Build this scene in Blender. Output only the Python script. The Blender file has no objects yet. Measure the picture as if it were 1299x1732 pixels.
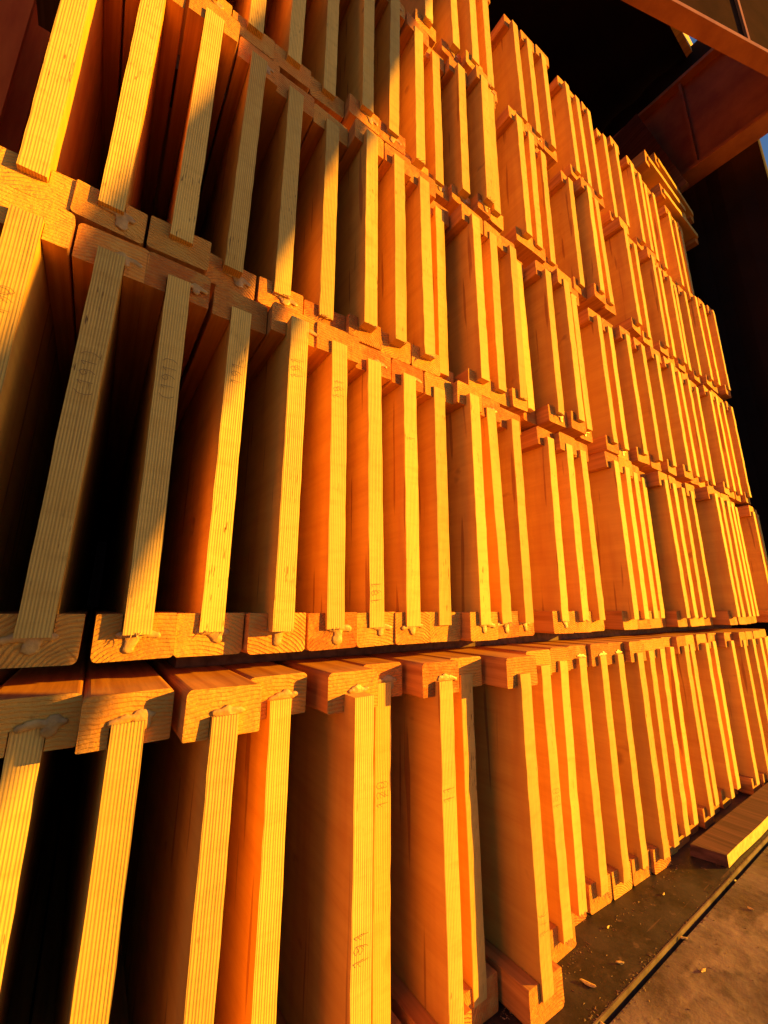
import bpy, bmesh, math, random
from mathutils import Vector, Matrix, noise

# ------------------------------------------------------------------ camera, sky, sun, exposure
scn = bpy.context.scene
COL = scn.collection
GZ = 0.563                       # eye height above the floor, floor is z = 0
cam = bpy.data.cameras.new("camera")
cam.sensor_fit = 'HORIZONTAL'; cam.sensor_width = 36.0
cam.lens = 685.936 / 1299 * 36.0
cam.clip_start = 0.01; cam.clip_end = 3000
co = bpy.data.objects.new("camera", cam); COL.objects.link(co)
right = Vector((0.81888, -0.57395, 0.00385)).normalized()
fwd = Vector((0.55817, 0.79790, 0.22760)).normalized()
up = right.cross(fwd).normalized(); right = fwd.cross(up).normalized()
M = Matrix((right, up, -fwd)).transposed().to_4x4()
M.translation = Vector((0, 0, GZ))
co.matrix_world = M
scn.camera = co

SUN_AZ_T = 1.5                   # tangent of the angle off the stack's normal
SUN_EL = math.radians(11.0)
_a = math.atan(SUN_AZ_T)
SD = Vector((math.sin(_a) * math.cos(SUN_EL), -math.cos(_a) * math.cos(SUN_EL), math.sin(SUN_EL)))
w = bpy.data.worlds.new("World"); scn.world = w; w.use_nodes = True
nt = w.node_tree; bg = nt.nodes['Background']
sky = nt.nodes.new('ShaderNodeTexSky'); sky.sky_type = 'NISHITA'; sky.sun_disc = False
sky.sun_elevation = SUN_EL; sky.sun_rotation = math.atan2(SD.x, SD.y)
sky.ozone_density = 4.0; sky.dust_density = 0.3; sky.air_density = 1.0
nt.links.new(sky.outputs[0], bg.inputs[0]); bg.inputs[1].default_value = 0.05
sl = bpy.data.lights.new("sun", 'SUN'); sl.energy = 5.0; sl.angle = math.radians(0.5)
sl.color = (1.0, 0.50, 0.012)
so = bpy.data.objects.new("sun", sl); COL.objects.link(so)
so.rotation_euler = SD.to_track_quat('Z', 'Y').to_euler()
so.location = SD * 20
scn.view_settings.view_transform = 'Standard'; scn.view_settings.look = 'None'
scn.view_settings.gamma = 1.0; scn.view_settings.exposure = 1.52
scn.cycles.max_bounces = 10; scn.cycles.diffuse_bounces = 4

# ------------------------------------------------------------------ materials
class NB:
    def __init__(s, name):
        s.m = bpy.data.materials.new(name); s.m.use_nodes = True
        s.t = s.m.node_tree; s.b = s.t.nodes['Principled BSDF']
    def n(s, typ, **kw):
        nd = s.t.nodes.new(typ)
        for k, v in kw.items():
            if k.startswith('i_'):
                nd.inputs[int(k[2:])].default_value = v
            else: setattr(nd, k, v)
        return nd
    def l(s, a, b): s.t.links.new(a, b)
    def math(s, op, a, b=0.0, c=None):
        nd = s.n('ShaderNodeMath', operation=op)
        for i, v in enumerate((a, b, c)):
            if v is None: continue
            if hasattr(v, 'links'): s.l(v, nd.inputs[i])
            else: nd.inputs[i].default_value = v
        return nd.outputs[0]
    def mix(s, f, a, b, mode='MIX'):
        nd = s.n('ShaderNodeMix', data_type='RGBA', blend_type=mode)
        for i, v in ((0, f), (6, a), (7, b)):
            if hasattr(v, 'links'): s.l(v, nd.inputs[i])
            else: nd.inputs[i].default_value = (v if i == 0 else (*v, 1))
        return nd.outputs[2]
    def coords(s, scale=(1, 1, 1), rnd=True):
        tc = s.n('ShaderNodeTexCoord'); oi = s.n('ShaderNodeObjectInfo')
        mp = s.n('ShaderNodeMapping'); mp.inputs['Scale'].default_value = scale
        s.l(tc.outputs['Object'], mp.inputs[0])
        if rnd:
            cx = s.n('ShaderNodeCombineXYZ'); r = s.math('MULTIPLY', oi.outputs['Random'], 37.0)
            for i in range(3): s.l(r, cx.inputs[i])
            s.l(cx.outputs[0], mp.inputs['Location'])
        return mp.outputs[0], tc.outputs['Object'], oi.outputs['Random']
    def noise(s, vec, scale, detail=4, rough=.55):
        nd = s.n('ShaderNodeTexNoise'); s.l(vec, nd.inputs['Vector'])
        nd.inputs['Scale'].default_value = scale; nd.inputs['Detail'].default_value = detail
        nd.inputs['Roughness'].default_value = rough
        return nd.outputs[0]
    def ramp(s, f, p0, p1, c0=(0, 0, 0), c1=(1, 1, 1)):
        r = s.n('ShaderNodeValToRGB'); e = r.color_ramp.elements
        e[0].position = p0; e[1].position = p1; e[0].color = (*c0, 1); e[1].color = (*c1, 1)
        s.l(f, r.inputs[0]); return r.outputs[0]
    def bump(s, h, strength=.3, dist=.001):
        b = s.n('ShaderNodeBump'); b.inputs['Strength'].default_value = strength
        b.inputs['Distance'].default_value = dist
        s.l(h, b.inputs['Height']); s.l(b.outputs[0], s.b.inputs['Normal'])
    def out(s, col, rough=.7, spec=.3):
        if hasattr(col, 'links'): s.l(col, s.b.inputs['Base Color'])
        else: s.b.inputs['Base Color'].default_value = (*col, 1)
        if hasattr(rough, 'links'): s.l(rough, s.b.inputs['Roughness'])
        else: s.b.inputs['Roughness'].default_value = rough
        s.b.inputs['Specular IOR Level'].default_value = spec
        return s.m

def mat_ply_end():
    b = NB('plywood_end')
    v, o, r = b.coords((60, 60, 5))
    wob = b.noise(v, 1.0, 2)
    sx = b.n('ShaderNodeSeparateXYZ'); b.l(o, sx.inputs[0])
    cxx = b.n('ShaderNodeCombineXYZ'); b.l(b.math('MULTIPLY_ADD', sx.outputs[0], 330, b.math('MULTIPLY', r, 90)), cxx.inputs[0])
    xx = b.math('ADD', b.math('ADD', sx.outputs[0], b.math('MULTIPLY', wob, 0.0004)), b.math('MULTIPLY', b.noise(cxx.outputs[0], 1.0, 0), .0013))
    ph = b.math('MULTIPLY', xx, 2 * math.pi / 0.0028)
    st = b.math('MULTIPLY_ADD', b.math('SINE', ph), .5, .5)
    v2, _, _ = b.coords((9, 9, 2.2))
    fade = b.ramp(b.noise(v2, 2.6, 3), .34, .66)
    amt = b.math('MULTIPLY', b.ramp(st, .30, .90), b.math('MULTIPLY_ADD', fade, .50, .26))
    c = b.mix(amt, (.86, .50, .105), (.43, .225, .055))
    # saw marks and patches
    v3, _, _ = b.coords((14, 14, 55))
    c = b.mix(b.math('MULTIPLY', b.ramp(b.noise(v3, 1.6, 4), .48, .74), .55), c, (.60, .32, .06))
    v6, _, _ = b.coords((5, 5, 3.1))
    c = b.mix(b.math('MULTIPLY', b.ramp(b.noise(v6, 1.3, 5, .7), .52, .70), .55), c, (.64, .335, .055))
    # voids and knots, elongated with the grain of the plies
    v4, _, _ = b.coords((430, 430, 52))
    vc, _, _ = b.coords((1, 1, 7))
    vd = b.math('MULTIPLY', b.ramp(b.noise(v4, 1.0, 2, .4), .66, .71), b.ramp(b.noise(vc, 1.0, 3), .48, .62))
    c = b.mix(b.math('MULTIPLY', vd, .8), c, (.10, .035, .012))
    v5, _, _ = b.coords((25, 25, 11))
    c = b.mix(b.math('MULTIPLY', b.ramp(b.noise(v5, 1.3, 2), .66, .76), .40), c, (.62, .25, .04))
    br = b.math('MULTIPLY_ADD', r, .30, .76)
    cb = b.n('ShaderNodeCombineXYZ')
    for i in range(3): b.l(br, cb.inputs[i])
    c = b.mix(1.0, c, cb.outputs[0], 'MULTIPLY')
    b.bump(b.math('ADD', amt, b.noise(v3, 2, 3)), .45, .0012)
    return b.out(c, .75, .2)

def mat_ply_side():
    b = NB('plywood_face')
    v, o, r = b.coords((2.2, 2.2, 16))
    g = b.noise(v, 2.2, 5, .6)
    c = b.mix(b.ramp(g, .35, .7), (.82, .43, .066), (.72, .34, .050))
    vg, _, _ = b.coords((1, 1.2, 34))
    gg = b.noise(vg, 5.0, 6, .7)
    c = b.mix(b.math('MULTIPLY', b.ramp(gg, .45, .72), .22), c, (.58, .20, .030))
    vk, _, _ = b.coords((1, 6, 9))
    c = b.mix(b.math('MULTIPLY', b.ramp(b.noise(vk, 2.4, 2), .70, .76), .5), c, (.30, .09, .025))
    v2, _, _ = b.coords((3, 9, 1.3))
    c = b.mix(b.math('MULTIPLY', b.ramp(b.noise(v2, 2.2, 3), .5, .75), .5), c, (.50, .155, .03))
    v3, _, _ = b.coords((30, 60, 4.0))
    c = b.mix(b.math('MULTIPLY', b.ramp(b.noise(v3, 1.0, 1), .67, .71), .6), c, (.30, .07, .02))
    br = b.math('MULTIPLY_ADD', r, .25, .82)
    cb = b.n('ShaderNodeCombineXYZ')
    for i in range(3): b.l(br, cb.inputs[i])
    c = b.mix(1.0, c, cb.outputs[0], 'MULTIPLY')
    b.bump(g, .25, .001)
    return b.out(c, .6, .25)

def mat_flange_end():
    b = NB('sawn_end_grain')
    v, o, r = b.coords((1, 1, 1), False)
    # ring centre differs per piece
    cx = b.n('ShaderNodeCombineXYZ')
    b.l(b.math('MULTIPLY_ADD', r, .12, -.06), cx.inputs[0])
    b.l(b.math('MULTIPLY_ADD', b.math('FRACT', b.math('MULTIPLY', r, 17.3)), .12, .01), cx.inputs[2])
    sb = b.n('ShaderNodeVectorMath', operation='ADD'); b.l(o, sb.inputs[0]); b.l(cx.outputs[0], sb.inputs[1])
    ml = b.n('ShaderNodeVectorMath', operation='MULTIPLY'); b.l(sb.outputs[0], ml.inputs[0]); ml.inputs[1].default_value = (1, 0, 1)
    ln = b.n('ShaderNodeVectorMath', operation='LENGTH'); b.l(ml.outputs[0], ln.inputs[0])
    vn, _, _ = b.coords((1, .2, 1))
    rad = b.math('ADD', ln.outputs['Value'], b.math('MULTIPLY', b.noise(vn, 18, 3), .016))
    st = b.math('MULTIPLY_ADD', b.math('SINE', b.math('MULTIPLY', rad, 2 * math.pi / .0042)), .5, .5)
    ring = b.ramp(st, .35, .95)
    c = b.mix(b.math('MULTIPLY', ring, b.math('MULTIPLY_ADD', b.math('FRACT', b.math('MULTIPLY', r, 5.1)), .40, .10)), (.84, .37, .055), (.52, .17, .025))
    c = b.mix(b.math('MULTIPLY', b.math('FRACT', b.math('MULTIPLY', r, 11.9)), .95), c, (.62, .14, .020))
    v3, _, _ = b.coords((90, 20, 400))
    c = b.mix(b.math('MULTIPLY', b.ramp(b.noise(v3, .6, 3), .45, .8), .35), c, (.76, .40, .08))
    v4, _, _ = b.coords((28, 28, 28))
    c = b.mix(b.math('MULTIPLY', b.ramp(b.noise(v4, 1.1, 5, .7), .50, .66), .6), c, (.76, .40, .075))
    v5, _, _ = b.coords((40, 40, 40))
    c = b.mix(b.math('MULTIPLY', b.ramp(b.noise(v5, .9, 6, .75), .58, .70), .6), c, (.30, .095, .02))
    br = b.math('MULTIPLY_ADD', b.math('FRACT', b.math('MULTIPLY', r, 7.7)), .38, .72)
    cb = b.n('ShaderNodeCombineXYZ')
    for i in range(3): b.l(br, cb.inputs[i])
    c = b.mix(1.0, c, cb.outputs[0], 'MULTIPLY')
    b.bump(b.math('ADD', b.math('MULTIPLY', ring, .6), b.math('MULTIPLY', b.noise(v4, 3, 6, .7), 2.5)), .8, .0016)
    return b.out(c, .8, .2)

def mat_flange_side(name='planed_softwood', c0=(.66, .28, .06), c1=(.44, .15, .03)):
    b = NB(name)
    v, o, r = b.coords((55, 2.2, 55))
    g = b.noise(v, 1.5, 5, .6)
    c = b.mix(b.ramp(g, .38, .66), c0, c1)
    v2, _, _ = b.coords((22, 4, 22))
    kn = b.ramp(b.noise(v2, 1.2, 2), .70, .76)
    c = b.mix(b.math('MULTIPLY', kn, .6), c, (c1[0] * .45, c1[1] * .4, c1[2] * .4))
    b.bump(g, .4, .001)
    return b.out(c, .7, .25)

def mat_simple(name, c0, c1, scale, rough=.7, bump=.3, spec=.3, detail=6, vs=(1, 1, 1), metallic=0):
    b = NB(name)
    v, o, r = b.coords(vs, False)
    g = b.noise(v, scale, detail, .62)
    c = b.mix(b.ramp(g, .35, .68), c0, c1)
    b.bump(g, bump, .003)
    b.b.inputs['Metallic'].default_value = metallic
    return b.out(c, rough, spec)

def mat_concrete():
    b = NB('worn_concrete')
    v, o, r = b.coords((1, 1, 1), False)
    g = b.noise(v, 7, 8, .65); g2 = b.noise(v, 38, 6, .6)
    c = b.mix(b.ramp(g, .38, .62), (.085, .055, .042), (.24, .155, .115))
    c = b.mix(b.math('MULTIPLY', b.ramp(g2, .52, .68), .55), c, (.035, .018, .012))
    v2, _, _ = b.coords((1, 3, 1), False)
    c = b.mix(b.math('MULTIPLY', b.ramp(b.noise(v2, 5.1, 5), .60, .68), .55), c, (.36, .24, .17))
    b.bump(b.math('ADD', g, b.math('MULTIPLY', g2, .5)), .6, .006)
    return b.out(c, b.ramp(g, .3, .7, (.35,) * 3, (.8,) * 3), .4)

def mat_deck():
    b = NB('dark_deck_plate')
    v, o, r = b.coords((1, 1, 1), False)
    g = b.noise(v, 9, 8, .65)
    c = b.mix(b.ramp(g, .42, .60), (.013, .008, .006), (.050, .029, .018))
    vd, _, _ = b.coords((30, 30, 1), False)
    c = b.mix(b.math('MULTIPLY', b.ramp(b.noise(vd, 1.0, 8, .75), .50, .66), .6), c, (.075, .042, .026))
    v2, _, _ = b.coords((3, 60, 1), False)
    sc = b.ramp(b.noise(v2, 1.6, 2, .4), .69, .71)
    c = b.mix(b.math('MULTIPLY', sc, .5), c, (.16, .075, .035))
    v3, _, _ = b.coords((1, 1, 1), False)
    c = b.mix(b.math('MULTIPLY', b.ramp(b.noise(v3, 60, 3), .66, .72), .5), c, (.16, .09, .05))
    b.bump(g, .5, .004)
    return b.out(c, b.ramp(g, .3, .7, (.4,) * 3, (.75,) * 3), .4)

PLY_E, PLY_S, FL_E, FL_S = mat_ply_end(), mat_ply_side(), mat_flange_end(), mat_flange_side()
GLUE = mat_simple('cured_glue', (.62, .32, .07), (.36, .17, .035), 90, .45, .5, .5)
PENCIL = mat_simple('pencil', (.20, .10, .03), (.34, .17, .045), 200, .8, 0)
FIB = mat_simple('torn_fibre', (.80, .50, .12), (.66, .36, .08), 80, .8, .1)
STEEL = mat_simple('rust_brown_steel', (.52, .18, .050), (.34, .10, .030), 7, .6, .4, .4)
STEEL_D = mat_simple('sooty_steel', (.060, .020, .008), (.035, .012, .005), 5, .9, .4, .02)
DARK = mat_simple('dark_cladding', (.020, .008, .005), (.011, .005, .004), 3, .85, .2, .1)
CONC, DECK = mat_concrete(), mat_deck()
LIP = mat_simple('worn_steel_edge', (.22, .14, .08), (.09, .05, .028), 30, .5, .5, .4, vs=(1, 1, 1))
CHAN = mat_simple('rusty_channel', (.13, .062, .042), (.085, .042, .028), 12, .7, .4)
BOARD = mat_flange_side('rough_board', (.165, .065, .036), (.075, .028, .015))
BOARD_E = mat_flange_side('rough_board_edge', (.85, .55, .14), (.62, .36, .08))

# ------------------------------------------------------------------ helpers
def tag(o, label=None, cat=None, group=None, kind=None):
    for k, v in (('label', label), ('category', cat), ('group', group), ('kind', kind)):
        if v: o[k] = v
    return o
def empty(name, loc, rot=(0, 0, 0)):
    o = bpy.data.objects.new(name, None); o.empty_display_size = .05
    COL.objects.link(o); o.location = loc; o.rotation_euler = rot; return o
def mesh_obj(name, verts, faces, mats, parent=None, fm=None, smooth=False):
    me = bpy.data.meshes.new(name); me.from_pydata([tuple(v) for v in verts], [], faces)
    for m in mats: me.materials.append(m)
    if fm:
        for p, k in zip(me.polygons, fm): p.material_index = k
    me.update()
    bm = bmesh.new(); bm.from_mesh(me); bmesh.ops.recalc_face_normals(bm, faces=bm.faces); bm.to_mesh(me); bm.free()
    if smooth:
        for p in me.polygons: p.use_smooth = True
    o = bpy.data.objects.new(name, me); COL.objects.link(o)
    if parent: o.parent = parent
    return o
def box(name, lo, hi, mats, parent=None, bevel=0.0):
    bm = bmesh.new(); bmesh.ops.create_cube(bm, size=1)
    for v in bm.verts:
        for i in range(3): v.co[i] = lo[i] + (v.co[i] + .5) * (hi[i] - lo[i])
    if bevel: bmesh.ops.bevel(bm, geom=list(bm.edges), offset=bevel, segments=2, affect='EDGES', profile=.7)
    me = bpy.data.meshes.new(name); bm.to_mesh(me); bm.free()
    for m in mats: me.materials.append(m)
    o = bpy.data.objects.new(name, me); COL.objects.link(o)
    if parent: o.parent = parent
    return o

WT, WH, FH, FG = .0262, .430, .047, .021      # web thickness, web height, flange height, groove depth
RH = WH + 2 * (FH - FG)                         # whole joist height
LEN = 2.5

def web(rng, parent, wt, lo=None):
    n = 18; vs = []; fs = []; fm = []
    z0 = FH - FG; ys = (0.0, .02, .30, LEN)
    w1 = rng.uniform(-.0004, .0004); ph = rng.uniform(0, 6)
    jog = [rng.gauss(0, .00022) for _ in range(n + 1)]
    jy = [rng.gauss(0, .0003) for _ in range(n + 1)]
    nx = 2
    for k in range(n + 1):
        z = z0 + WH * k / n; s = math.sin(ph + k * .35) * w1
        for sx in (-1, 1):
            for j, y in enumerate(ys):
                f = (1, .6, 0, 0)[j]
                vs.append((sx * wt / 2 + f * (s + jog[k] * (1 if sx > 0 else -1)), y + (jy[k] if j == 0 else 0), z))
    A = lambda k, si, j: k * 8 + si * 4 + j
    for k in range(n):
        fs.append((A(k, 0, 0), A(k, 1, 0), A(k + 1, 1, 0), A(k + 1, 0, 0))); fm.append(0)
        for j in range(3):
            for si in (0, 1):
                fs.append((A(k, si, j), A(k, si, j + 1), A(k + 1, si, j + 1), A(k + 1, si, j))); fm.append(1)
        fs.append((A(k, 0, 3), A(k, 1, 3), A(k + 1, 1, 3), A(k + 1, 0, 3))); fm.append(0)
    for k in (0, n):
        for j in range(3):
            fs.append((A(k, 0, j), A(k, 1, j), A(k, 1, j + 1), A(k, 0, j + 1))); fm.append(0)
    return mesh_obj('web', vs, fs, [PLY_E, PLY_S], parent, fm)

def flange(rng, parent, y0, topside, wl, wr, wt):
    """U section with the web housed in its groove; wl / wr = half widths."""
    g = wt / 2 + .0008; r = .0055; c = .0012
    P = [(-wl, FH - c), (-wl + c, FH), (-g, FH), (-g, FH - FG + .001), (g, FH - FG + .001), (g, FH), (wr - c, FH), (wr, FH - c)]
    for a in range(0, 5):
        t = -a / 4 * math.pi / 2
        P.append((wr - r + r * math.cos(t), r + r * math.sin(t)))
    for a in range(0, 5):
        t = -math.pi / 2 - a / 4 * math.pi / 2
        P.append((-wl + r + r * math.cos(t), r + r * math.sin(t)))
    if topside: P = [(x, RH - z) for x, z in P]
    sk = rng.uniform(-.05, .05); sz = rng.uniform(-.03, .03)
    n = len(P); vs = []
    bw = rng.uniform(-.001, .001)
    for y in (0, .35, LEN):
        for x, z in P:
            vs.append((x, (y0 + sk * x + sz * (z - (RH if topside else 0)) + rng.gauss(0, .0003)) if y == 0 else y, z))
    fs = []; fm = []
    # end caps split in three quads groups so that the concave outline triangulates cleanly
    def cap(b):
        return [[b + i for i in (0, 1, 2, 3)] + [b + n - 1 - 0], None]
    # left horn, right horn, base
    L = [0, 1, 2, 3, n - 1]; R = [4, 5, 6, 7, 8]; Bm = [3, 4] + list(range(8, n))
    for b in (0, 2 * n):
        for idx in (L, R, Bm):
            fs.append([b + i for i in idx]); fm.append(0)
    for s in (0, 1):
        for i in range(n):
            j = (i + 1) % n
            fs.append([s * n + i, s * n + j, (s + 1) * n + j, (s + 1) * n + i]); fm.append(1)
    return mesh_obj('flange', vs, fs, [FL_E, FL_S], parent, fm)

def glue(rng, parent, x, y, z, big=1.0):
    """squeezed-out glue that ran over the joint and set as a lumpy skin"""
    bm = bmesh.new(); runs = []
    side = rng.choice((1, 1, -1))
    for k in range(9):
        q = k / 8
        runs.append((x + (-.013 + .026 * q) * big, z + rng.uniform(-.0015, .001), rng.uniform(.005, .007) * big, rng.uniform(.003, .0045) * big))
    def run(ang, L, r0, r1, x0):
        for q in range(12):
            t = q / 11; rr = (r0 + (r1 - r0) * t) * (1.15 if q == 11 else 1) * big
            runs.append((x0 + math.cos(ang) * L * t * big, z + math.sin(ang) * L * t * (.6 + .4 * t) * big, rr * 1.1, rr))
    if rng.random() < .7: run(-.25 if side > 0 else math.pi + .25, rng.uniform(.008, .015), .0052, .0036, x + side * .008)
    run(rng.uniform(-2.0, -.9), rng.uniform(.007, .016), rng.uniform(.006, .009), rng.uniform(.0045, .0065), x + rng.uniform(-.004, .006))
    for (cx, cz, rx, rz) in runs:
        m = bmesh.ops.create_icosphere(bm, subdivisions=2, radius=1)
        for v in m['verts']:
            p = v.co.copy()
            q = 1 + .25 * noise.noise(p * 1.7 + Vector((cx * 900, cz * 900, 3)))
            v.co = Vector((cx + p.x * rx * q, y + p.y * .0019 * q, cz + p.z * rz * q))
    me = bpy.data.meshes.new('glue_drip'); bm.to_mesh(me); bm.free(); me.materials.append(GLUE)
    for p in me.polygons: p.use_smooth = True
    o = bpy.data.objects.new('glue_drip', me); COL.objects.link(o); o.parent = parent
    md = o.modifiers.new('join', 'REMESH'); md.mode = 'VOXEL'; md.voxel_size = .0011; md.use_smooth_shade = True
    return o

GLY = {'1': [[(.1, .75), (.35, 1), (.35, 0)]],
       '2': [[(0, .8), (.2, 1), (.5, .95), (.55, .7), (0, 0), (.6, .02)]],
       '5': [[(.55, 1), (.05, 1), (.02, .58), (.4, .6), (.58, .3), (.35, 0), (0, .08)]],
       '6': [[(.5, 1), (.1, .6), (.02, .2), (.3, 0), (.55, .2), (.4, .48), (.05, .35)]],
       '9': [[(.55, .75), (.3, 1), (.02, .78), (.2, .5), (.55, .72), (.5, .3), (.3, 0)]],
       '0': [[(.3, 1), (.02, .7), (.05, .2), (.3, 0), (.55, .25), (.55, .75), (.3, 1)]],
       '+': [[(.0, .5), (.6, .5)], [(.3, .8), (.3, .2)]],
       '(': [[(.4, 1.1), (.15, .8), (.1, .3), (.35, -.1)]], ')': [[(.1, 1.1), (.35, .8), (.4, .3), (.15, -.1)]]}
def pencil(rng, parent, txt, z, h=.0135, wt=WT):
    vs = []; fs = []; x = 0; lw = .00034
    for ch in txt:
        for st in GLY[ch]:
            pts = []
            for i in range(len(st) - 1):
                for t in (0, .33, .66): pts.append((st[i][0] * (1 - t) + st[i + 1][0] * t, st[i][1] * (1 - t) + st[i + 1][1] * t))
            pts.append(st[-1])
            pts = [((x + a + rng.uniform(-.02, .02)) * h, (b + rng.uniform(-.02, .02)) * h) for a, b in pts]
            for i in range(len(pts) - 1):
                a = Vector(pts[i]); b = Vector(pts[i + 1]); d = (b - a); nrm = Vector((-d.y, d.x)); 
                if nrm.length < 1e-9: continue
                nrm = nrm.normalized() * lw; k = len(vs)
                for q in (a - nrm, a + nrm, b + nrm, b - nrm): vs.append((h / 2 - q.y, -.0026, z + q.x))
                fs.append((k, k + 1, k + 2, k + 3))
        x += .85
    return mesh_obj('pencil_mark', vs, fs, [PENCIL], parent)

def tuft(rng, parent, x, y, z):
    """torn fibres left by the saw"""
    vs = []; fs = []
    for k in range(rng.randint(4, 8)):
        a = rng.uniform(-2.6, -.4); L = rng.uniform(.004, .013); bx = x + rng.uniform(-.010, .010); c = rng.uniform(-.8, .8); w2 = rng.uniform(.0004, .0009)
        k0 = len(vs)
        for q in range(5):
            t = q / 4; an = a + c * t
            px = bx + math.cos(an) * L * t; pz = z + math.sin(an) * L * t; py = y - .006 * t * (1 + c)
            ww = w2 * (1 - .8 * t)
            vs += [(px - ww, py, pz), (px + ww, py, pz), (px, py - ww, pz + ww * .5)]
        for q in range(4):
            for e in range(3):
                A = k0 + q * 3 + e; B = k0 + q * 3 + (e + 1) % 3
                fs.append((A, B, B + 3, A + 3))
    return mesh_obj('torn_fibres', vs, fs, [FIB], parent)

# ------------------------------------------------------------------ the setting
gr = box('ground', (-60, -60, -.50), (60, .4035, -.004), [CONC]); tag(gr, kind='structure')
dk = box('deck', (-8, .414, -.30), (14, 9, 0.0), [DECK], bevel=.002); tag(dk, kind='structure')
lp = box('deck_edge', (-8, .4115, -.2), (14, .4137, .0008), [LIP]); tag(lp, kind='structure')

# the open shed the stack stands in
sh = empty('shed', (0, 8, 0)); tag(sh, 'dark open-fronted shed whose unlit interior rises behind the stacked joists', 'building')
def cladding(name, a, b, h, nrm, parent, z0=0.0):
    """ribbed sheet wall from a to b (plan points)"""
    a = Vector(a); b = Vector(b); n = max(2, int((b - a).length / .06)); vs = []; fs = []
    d = Vector(nrm)
    for i in range(n + 1):
        p = a.lerp(b, i / n); off = (.018 if (i // 2) % 2 else 0)
        for z in (z0, h): vs.append((p.x + d.x * off, p.y + d.y * off, z))
    for i in range(n): fs.append((2 * i, 2 * i + 2, 2 * i + 3, 2 * i + 1))
    o = mesh_obj(name, vs, fs, [DARK], parent)
    s = o.modifiers.new('thick', 'SOLIDIFY'); s.thickness = .02
    return o
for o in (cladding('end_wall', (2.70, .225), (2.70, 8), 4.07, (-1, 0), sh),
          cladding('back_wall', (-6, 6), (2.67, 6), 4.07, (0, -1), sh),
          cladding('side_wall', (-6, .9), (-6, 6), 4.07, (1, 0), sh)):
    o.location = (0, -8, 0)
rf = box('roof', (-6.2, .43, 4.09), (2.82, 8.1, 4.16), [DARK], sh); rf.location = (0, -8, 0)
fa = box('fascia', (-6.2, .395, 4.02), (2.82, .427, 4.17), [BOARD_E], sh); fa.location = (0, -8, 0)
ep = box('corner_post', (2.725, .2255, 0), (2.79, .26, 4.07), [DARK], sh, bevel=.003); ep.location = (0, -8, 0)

def h_beam(name, a, b, z0, z1, width, label, stiff=(), wm=None):
    """steel I-beam from plan point a to b: two flanges, a web, stiffener plates"""
    a = Vector(a).to_3d(); b = Vector(b).to_3d(); d = b - a; L = d.length
    r = empty(name, (a.x, a.y, z0), (0, 0, math.atan2(d.y, d.x)))
    H = z1 - z0; t = .024
    box('flange', (0, -width / 2, 0), (L, width / 2, t), [STEEL], r, .003)
    box('flange', (0, -width / 2, H - t), (L, width / 2, H), [STEEL], r, .003)
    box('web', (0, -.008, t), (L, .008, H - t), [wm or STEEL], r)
    for s in stiff:
        for sg in (-1, 1):
            lo, hi = sorted((sg * .0085, sg * (width / 2 - .012)))
            box('stiffener', (s, lo, t + .001), (s + .014, hi, H - t - .001), [STEEL], r)
    tag(r, label, 'steel beam'); return r
rp = empty('steel_post', (-.46, 1.004, 0)); tag(rp, 'red painted steel post behind the upper left end of the stack', 'post')
RED = mat_simple('red_paint', (.80, .11, .02), (.62, .065, .014), 5, .8, .2, .05, vs=(6, 6, 1))
box('flange', (0, 0, .0), (.16, .014, 4.0), [RED], rp, .001)
box('web', (.075, .0145, .0), (.085, .1455, 4.0), [RED], rp)
box('flange', (0, .146, .0), (.16, .16, 4.0), [RED], rp, .001)
# secondary beam square to the face of the stack, and the oblique girder that carries it
h_beam('steel_beam', (2.51, .025), (2.51, 3.2), 2.425 + GZ, 3.09 + GZ, .12,
       'rust brown steel beam running back over the right end of the stack', stiff=(.42, 1.6))
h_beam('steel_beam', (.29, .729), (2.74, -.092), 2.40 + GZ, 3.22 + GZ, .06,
       'brown steel girder crossing the top right corner in front of the other beam', stiff=(1.86,), wm=STEEL_D)

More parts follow.
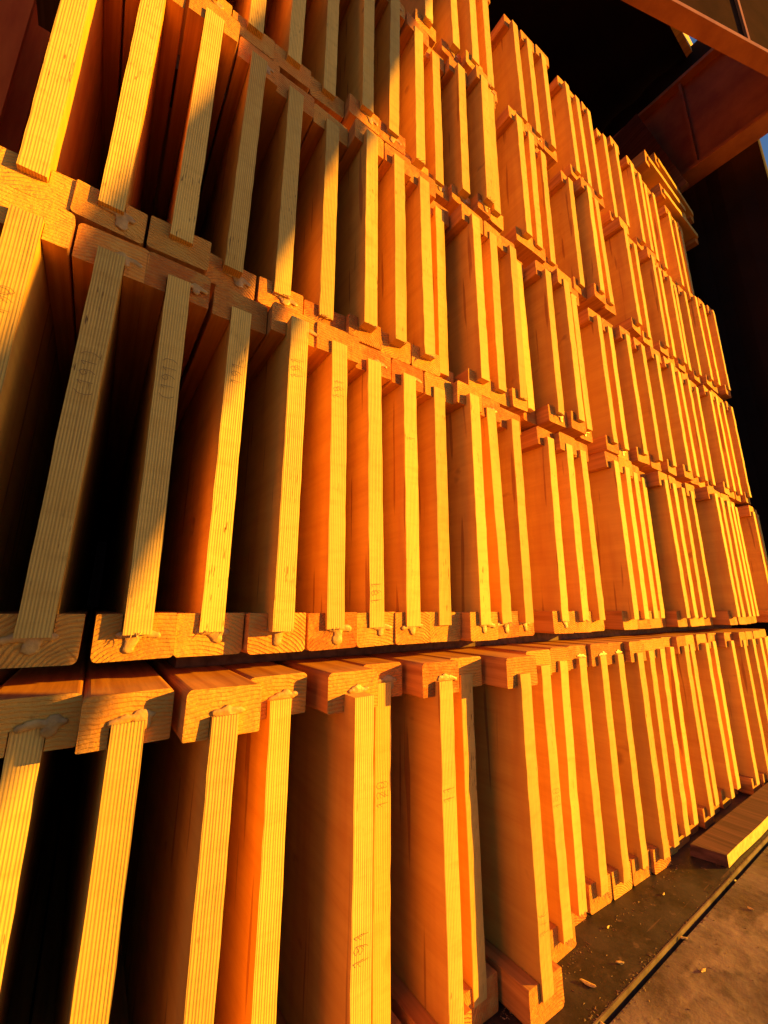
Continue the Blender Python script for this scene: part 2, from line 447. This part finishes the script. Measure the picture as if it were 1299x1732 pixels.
# ------------------------------------------------------------------ the stacked I-joists
# per tier: (left edge of the web across the stack, how far it stands out, lean), in mm
D0 = .5108
ZB = [.53657509, .0290333, -.47117345, -.98898901, -1.5]
ROWS = [
 [(-45,3,0.0),(31,35,-1.5),(110,60,0.8),(184,22,-0.9),(274,62,0.0),(344,0,0.2),(430,40,-0.6),(502,12,-1.2),(587,62,-0.4),(704,21,-1.1),(788,2,5.1),(868,-1,1.6),(945,4,2.6),(1021,6,0.9),(1098,16,0.5),(1172,9,2.7),(1248,5,2.4),(1327,-3,5.3),(1409,5,-0.8),(1493,-9,-0.4),(1584,1,-1.8),(1681,-10,2.0),(1765,15,1.4),(1844,27,0.2),(1922,32,0.2),(2000,34,0.3)],
 [(-125,17,1.0),(-52,9,2.4),(26,10,-3.4),(103,-0,-0.4),(177,30,-0.6),(253,15,-3.8),(324,7,-4.8),(395,8,-1.2),(466,5,0.9),(539,26,-0.1),(615,7,-5.1),(692,3,1.0),(838,-9,4.4),(914,-6,2.9),(988,-9,-0.7),(1136,3,0.6),(1212,-4,2.3),(1291,-14,-1.7),(1361,-23,3.3),(1446,10,-2.1),(1510,9,-0.7),(1586,6,3.0),(1662,7,0.4),(1771,44,0.4),(1848,38,2.1),(1926,35,-0.3),(2004,28,-1.7),(2082,20,-2.7),(2244,36,0.0)],
 [(-133,-4,-0.5),(-58,-2,1.0),(20,-2,1.3),(91,-12,3.1),(164,-20,0.0),(242,-26,-1.3),(313,2,-1.1),(382,-2,-0.9),(454,-6,-2.0),(523,-37,1.3),(607,-1,-0.7),(674,-9,1.8),(745,-5,2.2),(801,-27,-1.9),(886,2,2.4),(961,12,0.3),(1029,-6,-2.1),(1182,-11,-0.5),(1263,-17,0.5),(1351,-1,-1.8),(1453,2,-0.5),(1554,6,1.8),(1657,15,2.8),(1749,8,-1.3),(1840,7,1.7),(1931,4,5.0),(2022,23,4.9),(2103,22,2.6)],
 [(86,-30,-0.9),(160,-31,0.7),(235,-37,0.1),(311,-16,-1.0),(383,-20,2.6),(466,-31,1.3),(533,-41,0.6),(603,-20,3.1),(670,-1,4.7),(708,-11,3.0),(828,-3,1.3),(890,-10,5.9),(969,-21,4.1),(1121,-18,3.6),(1198,5,1.8),(1271,-4,-4.7),(1458,4,-0.7),(1572,-11,2.2),(1688,5,3.1),(1782,-6,0.6),(1872,1,1.6),(1950,-9,3.4),(2027,3,-0.0),(2109,19,-3.3)],
 [(508,-32,3.1),(597,-27,-4.0),(670,-19,0.7),(746,-30,0.2),(898,-26,-2.5),(972,-25,-0.1),(1047,-20,0.9),(1192,-17,-0.2),(1267,-18,-2.6),(1341,-15,0.1),(1480,-25,1.9),(1556,-16,1.4),(1690,-13,3.6),(1764,-12,3.9),(1839,-20,3.3),(1920,-17,3.4),(2092,-15,-2.9),(2167,-15,-1.5),(2242,-18,2.9)],
]
# extra joists: shaded ones at the far right end; ones beyond the left edge of the photo
ROWS[0] = [(-125, 0, 0)] + ROWS[0] + [(2080, 30, 0), (2160, 18, 0)]
ROWS[1] += [(2322, 30, 0)]
ROWS[2] = ROWS[2] + [(2190, 20, 0), (2275, 30, 0)]
ROWS[3] = [(-66, -20, 0), (10, -24, 0)] + ROWS[3] + [(2192, 22, 0), (2285, 34, 0)]
# how far the web stands out of the flange ends (bottom, top), mm; None = draw at random
PROT = {(0, 1): (2, -3), (0, 2): (5, 4), (0, 3): (5, 6), (0, 4): (6, 10), (0, 5): (12, 27), (0, 6): (4, 5), (0, 7): (10, 10), (0, 8): (2, 2), (0, 9): (3, 6),
        (1, 0): (4, 6), (1, 1): (6, 5), (1, 2): (12, 6), (1, 3): (4, 4), (1, 4): (18, 20), (1, 5): (6, 3), (1, 6): (4, 5), (1, 7): (4, 8), (1, 8): (5, 4), (1, 9): (5, 12), (1, 10): (6, 5),
        (2, 0): (8, 10), (2, 1): (8, 10), (2, 2): (8, 4), (2, 3): (16, 8), (2, 4): (6, 8), (2, 5): (4, 8), (2, 6): (18, 12), (2, 7): (20, 8), (2, 8): (14, 6)}
GLUED = {(0, 1): 1, (0, 2): 1, (0, 3): 1, (0, 4): 1, (0, 5): 1, (0, 6): 1, (1, 1): 1, (1, 2): 1, (1, 4): 1, (1, 5): 1, (1, 6): 1, (1, 7): 1, (1, 9): 1}
MARKS = {(1, 0): ('190', .33), (1, 1): ('(191)', .27), (1, 2): ('(191)', .29), (1, 3): ('191', .34), (1, 4): ('191', .36), (1, 5): ('191', .36),
         (1, 6): ('191', .06), (0, 5): ('191', .19), (0, 6): ('120', .30), (0, 7): ('11', .30), (0, 9): ('1+(', .10), (0, 10): ('150', .22), (1, 7): ('1', .33)}
ORD = 'first second third fourth fifth sixth seventh eighth ninth tenth eleventh twelfth thirteenth fourteenth fifteenth sixteenth seventeenth eighteenth nineteenth twentieth'.split()
def ordinal(k):
    if k < 20: return ORD[k]
    return 'thirtieth' if k == 29 else ('twenty-' if k < 29 else 'thirty-') + ORD[(k + 1) % 10 - 1]
TIER = ['bottom tier', 'second tier up', 'third tier up', 'fourth tier up', 'top tier']
FIRST = [1, 0, 0, 2, 0]          # first joist of each tier that shows in the photo
for r, row in enumerate(ROWS):
    z0 = GZ - ZB[r] - (FH - FG)
    for k, (u, p, t) in enumerate(row):
        rng = random.Random(r * 1000 + k)
        u = u / 1000; p = p / 1000; t = t / 1000
        wt = WT + rng.uniform(-.0012, .0012)
        root = empty('i_joist', (u + WT / 2 - (t if abs(t) > 0 else 0), D0 - p, z0), (0, math.atan2(2 * t, WH), 0))
        lit_edge = -.04 + (z0 + .25 - GZ + .18) / 2.88
        shade = 'ends in the shadow band' if lit_edge - .24 < u < lit_edge else ('unlit and dark' if u > 2.17 else 'sunlit')
        det = ''
        if (r, k) in MARKS: det = ', pencilled number on its edge'
        if (r, k) in GLUED and not det: det = ', glue smeared on it'
        if not det: det = {'s': ', sunlit', 'e': ', in the shadow band', 'u': ', unlit'}[shade[0]]
        vis = k - FIRST[r]
        if vis < 0: lab = 'I-joist of the %s, %s outside the left edge of the photo' % (TIER[r], 'just' if vis == -1 else 'two places')
        else: lab = 'I-joist %s from the left in the %s%s' % (ordinal(vis), TIER[r], det)
        tag(root, lab, 'timber joist', 'I-joists stacked on edge in five tiers')
        # neighbours decide how wide the flanges can be
        lg = (u - row[k - 1][0] / 1000) if k else .08
        rg = (row[k + 1][0] / 1000 - u) if k + 1 < len(row) else .08
        half = .0375
        wl = min(half + rng.uniform(-.001, .0005), lg - half - .0008) if lg < .0765 else half - rng.uniform(0, .0012)
        wl = max(wl, WT / 2 + .004); wr = half - rng.uniform(.0002, .0014)
        if rg < .060: wr = WT / 2 + .006
        if lg < .060: wl = WT / 2 + .003
        pb, pt = PROT.get((r, k), (None, None))
        if pb is None:
            pb = rng.choice((6, 10, 13, 17)) + rng.uniform(-1, 1); pt = rng.choice((3, 6, 9, 12)) + rng.uniform(-1, 1)
        if r == 4 or r == 3: pb = min(pb + 3, 18)
        web(rng, root, wt)
        flange(rng, root, pb / 1000, False, wl, wr, wt)
        flange(rng, root, pt / 1000, True, wl, wr, wt)
        g = GLUED.get((r, k), 0)
        near = u < 1.3
        if g or (near and rng.random() < .30):
            if r == 0: glue(rng, root, rng.uniform(.004, .012), pt / 1000 - .0005, RH - FH + FG + .003, .9)
            elif r >= 1:
                glue(rng, root, rng.uniform(-.004, .008), pb / 1000 - .0005, FH - FG + .001, 1.0)
                if rng.random() < .5: glue(rng, root, rng.uniform(.008, .016), pt / 1000, RH - FH + FG + .002, .8)
        if near and rng.random() < .30: tuft(rng, root, rng.uniform(-.004, .004), .0005, FH - FG + .002)
        if (r, k) in MARKS:
            tx, zz = MARKS[(r, k)]; pencil(rng, root, tx, zz)

# three joists lying on their side on top of the far end of the stack
def lying(ul, zl, ur, zr, p, label):
    ang = math.atan2(zl - zr, ur - ul)
    rng = random.Random(int(ul * 1000))
    root = empty('i_joist', (ul - (FH - FG) * math.cos(ang), D0 - p, GZ + zl + (FH - FG) * math.sin(ang)), (0, math.pi / 2 + ang, 0))
    web(rng, root, WT); flange(rng, root, .006, False, .0365, .0365, WT); flange(rng, root, .009, True, .0365, .0365, WT)
    tag(root, label, 'timber joist', 'I-joists lying flat on the stack')
lying(2.035, 2.006, 2.465, 2.000, .0, 'lowest of the I-joists lying flat on top of the stack under the steel beam')
lying(1.90, 2.105, 2.33, 2.085, .0, 'middle I-joist lying flat on the stack, reaching furthest left under the steel beam')
lying(2.04, 2.205, 2.46, 2.150, .0, 'topmost of the I-joists lying flat and tilted below the steel beam')

lean = empty('leaning_plank', (2.30, .475, GZ + 2.215), (math.radians(-13), 0, 0))
tag(lean, 'brown plank standing on the lying joists, leaning back under the steel beam', 'plank')
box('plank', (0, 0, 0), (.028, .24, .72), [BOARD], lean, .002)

# plywood laths laid between the tiers
for r in range(4):
    zt = GZ - ZB[r] + WH + (FH - FG); zb = GZ - ZB[r + 1] - (FH - FG)
    ub = (2.25, 2.2, 2.15, 2.2)[r]
    for (y0, nm) in ((.64 if r else .62, 'front'), (1.75, 'rear')):
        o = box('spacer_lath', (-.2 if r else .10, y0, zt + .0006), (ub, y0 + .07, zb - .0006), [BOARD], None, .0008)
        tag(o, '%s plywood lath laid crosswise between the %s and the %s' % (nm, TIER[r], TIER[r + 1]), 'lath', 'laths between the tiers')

# rough board lying on the floor along the foot of the stack
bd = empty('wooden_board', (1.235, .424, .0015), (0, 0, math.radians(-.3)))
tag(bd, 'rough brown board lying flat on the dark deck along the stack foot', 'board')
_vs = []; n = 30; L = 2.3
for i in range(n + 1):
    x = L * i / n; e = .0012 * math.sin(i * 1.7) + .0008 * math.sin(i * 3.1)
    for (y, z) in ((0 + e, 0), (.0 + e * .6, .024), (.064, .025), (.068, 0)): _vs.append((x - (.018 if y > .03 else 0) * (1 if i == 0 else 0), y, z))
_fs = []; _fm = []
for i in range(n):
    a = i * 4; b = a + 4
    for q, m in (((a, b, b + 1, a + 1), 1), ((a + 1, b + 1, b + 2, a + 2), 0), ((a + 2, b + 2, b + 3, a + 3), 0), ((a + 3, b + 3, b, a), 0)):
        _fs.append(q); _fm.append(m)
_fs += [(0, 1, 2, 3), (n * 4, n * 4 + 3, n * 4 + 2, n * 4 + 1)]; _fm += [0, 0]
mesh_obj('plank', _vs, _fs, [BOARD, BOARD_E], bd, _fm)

# raking prop added as an unseen shadow caster outside the right edge of the picture: its shadow is the dark band across the left of the stack
T = 2.1
def occ(uw, zw): return Vector((uw, .5, zw)) + SD * T
a = occ(-.305 - .12, -.96); b = occ(.845 - .12, 2.32)
a.z += GZ; b.z += GZ
dv = (b - a); Lp = dv.length; dv.normalize()
wv = dv.cross(SD).normalized(); tv = wv.cross(dv).normalized()
a -= dv * (a.z / dv.z) if a.z > 0 else Vector((0, 0, 0))
m = Matrix((wv, dv, tv)).transposed().to_4x4(); m.translation = a
pr = empty('shadow_prop', (0, 0, 0)); pr.matrix_world = m
tag(pr, 'unseen prop added outside the right edge to shade a band of the stack', 'prop')
Wp = .235 * abs(wv.x)
box('plank', (-Wp / 2, 0, -.02), (Wp / 2, Lp, .02), [BOARD], pr, .003)

# splinters on the floor
rng = random.Random(5)
chips = [(.70, .45), (.78, .44), (.93, .405), (1.02, .47), (.88, .36), (1.2, .405), (.66, .405), (1.12, .36), (.84, .49)]
for i, (x, y) in enumerate(chips):
    bm = bmesh.new(); bmesh.ops.create_icosphere(bm, subdivisions=2, radius=1)
    a = rng.uniform(0, 3.1); s = rng.uniform(.003, .007) * (1.9 if i in (0, 6) else 1)
    for v in bm.verts:
        q = 1 + .7 * noise.noise(v.co * 2.1 + Vector((i * 3, 0, 0)))
        v.co = Vector((v.co.x * s * q, v.co.y * s * .28 * q, v.co.z * .0016 * q + .0018 + .3 * s * abs(v.co.x) ** 3 * .4))
    me = bpy.data.meshes.new('wood_splinter'); bm.to_mesh(me); bm.free(); me.materials.append(BOARD_E)
    o = bpy.data.objects.new('wood_splinter', me); COL.objects.link(o)
    o.location = (x, y, 0 if y > .412 else -.004); o.rotation_euler = (0, 0, a)
    where = ('large wood splinter on the dark deck nearest the bottom edge of the photo',
             'small splinter on the deck just above the large one',
             'splinter in the seam halfway along the visible deck edge',
             'splinter on the deck close to the near end of the loose board',
             'pale splinter alone in the middle of the concrete',
             'splinter in the seam beside the near corner of the loose board',
             'large splinter caught in the seam nearest the bottom edge of the photo',
             'splinter on the concrete closest to the right edge of the photo',
             'splinter on the deck close under the feet of the joists')[i]
    tag(o, where, 'splinter', 'wood splinters on the floor')

# sawdust and grit swept against the seam and the foot of the stack
vs = []; fs = []
for i in range(2600):
    x = .55 + 2.6 * rng.random() ** 1.5
    m = rng.random()
    if m < .40: y = .412 + rng.gauss(0, .006)
    elif m < .62: y = .497 - abs(rng.gauss(0, .012))
    else: y = rng.uniform(.12, .50)
    if .402 < y < .4142: y = .4145 if rng.random() < .6 else .4015
    z = (0 if y > .412 else -.004) + .0002
    s_ = rng.uniform(.0003, .0011) * (1.6 if rng.random() < .06 else 1); a = rng.uniform(0, 6.3); l = s_ * rng.uniform(1, 3.2)
    c, n_ = math.cos(a), math.sin(a); k = len(vs)
    for dx, dy, dz in ((-l, -s_, 0), (l, -s_ * .4, 0), (l * .2, s_, 0), (0, 0, s_ * .8)):
        vs.append((x + c * dx - n_ * dy, y + n_ * dx + c * dy, z + dz))
    fs += [(k, k + 1, k + 3), (k + 1, k + 2, k + 3), (k + 2, k, k + 3)]
sd = mesh_obj('sawdust', vs, fs, [mat_simple('sawdust', (.34, .20, .08), (.12, .07, .035), 90, .9, 0)])
tag(sd, 'fine pale sawdust and grit scattered along the seam beside the stack', 'sawdust', kind='stuff')
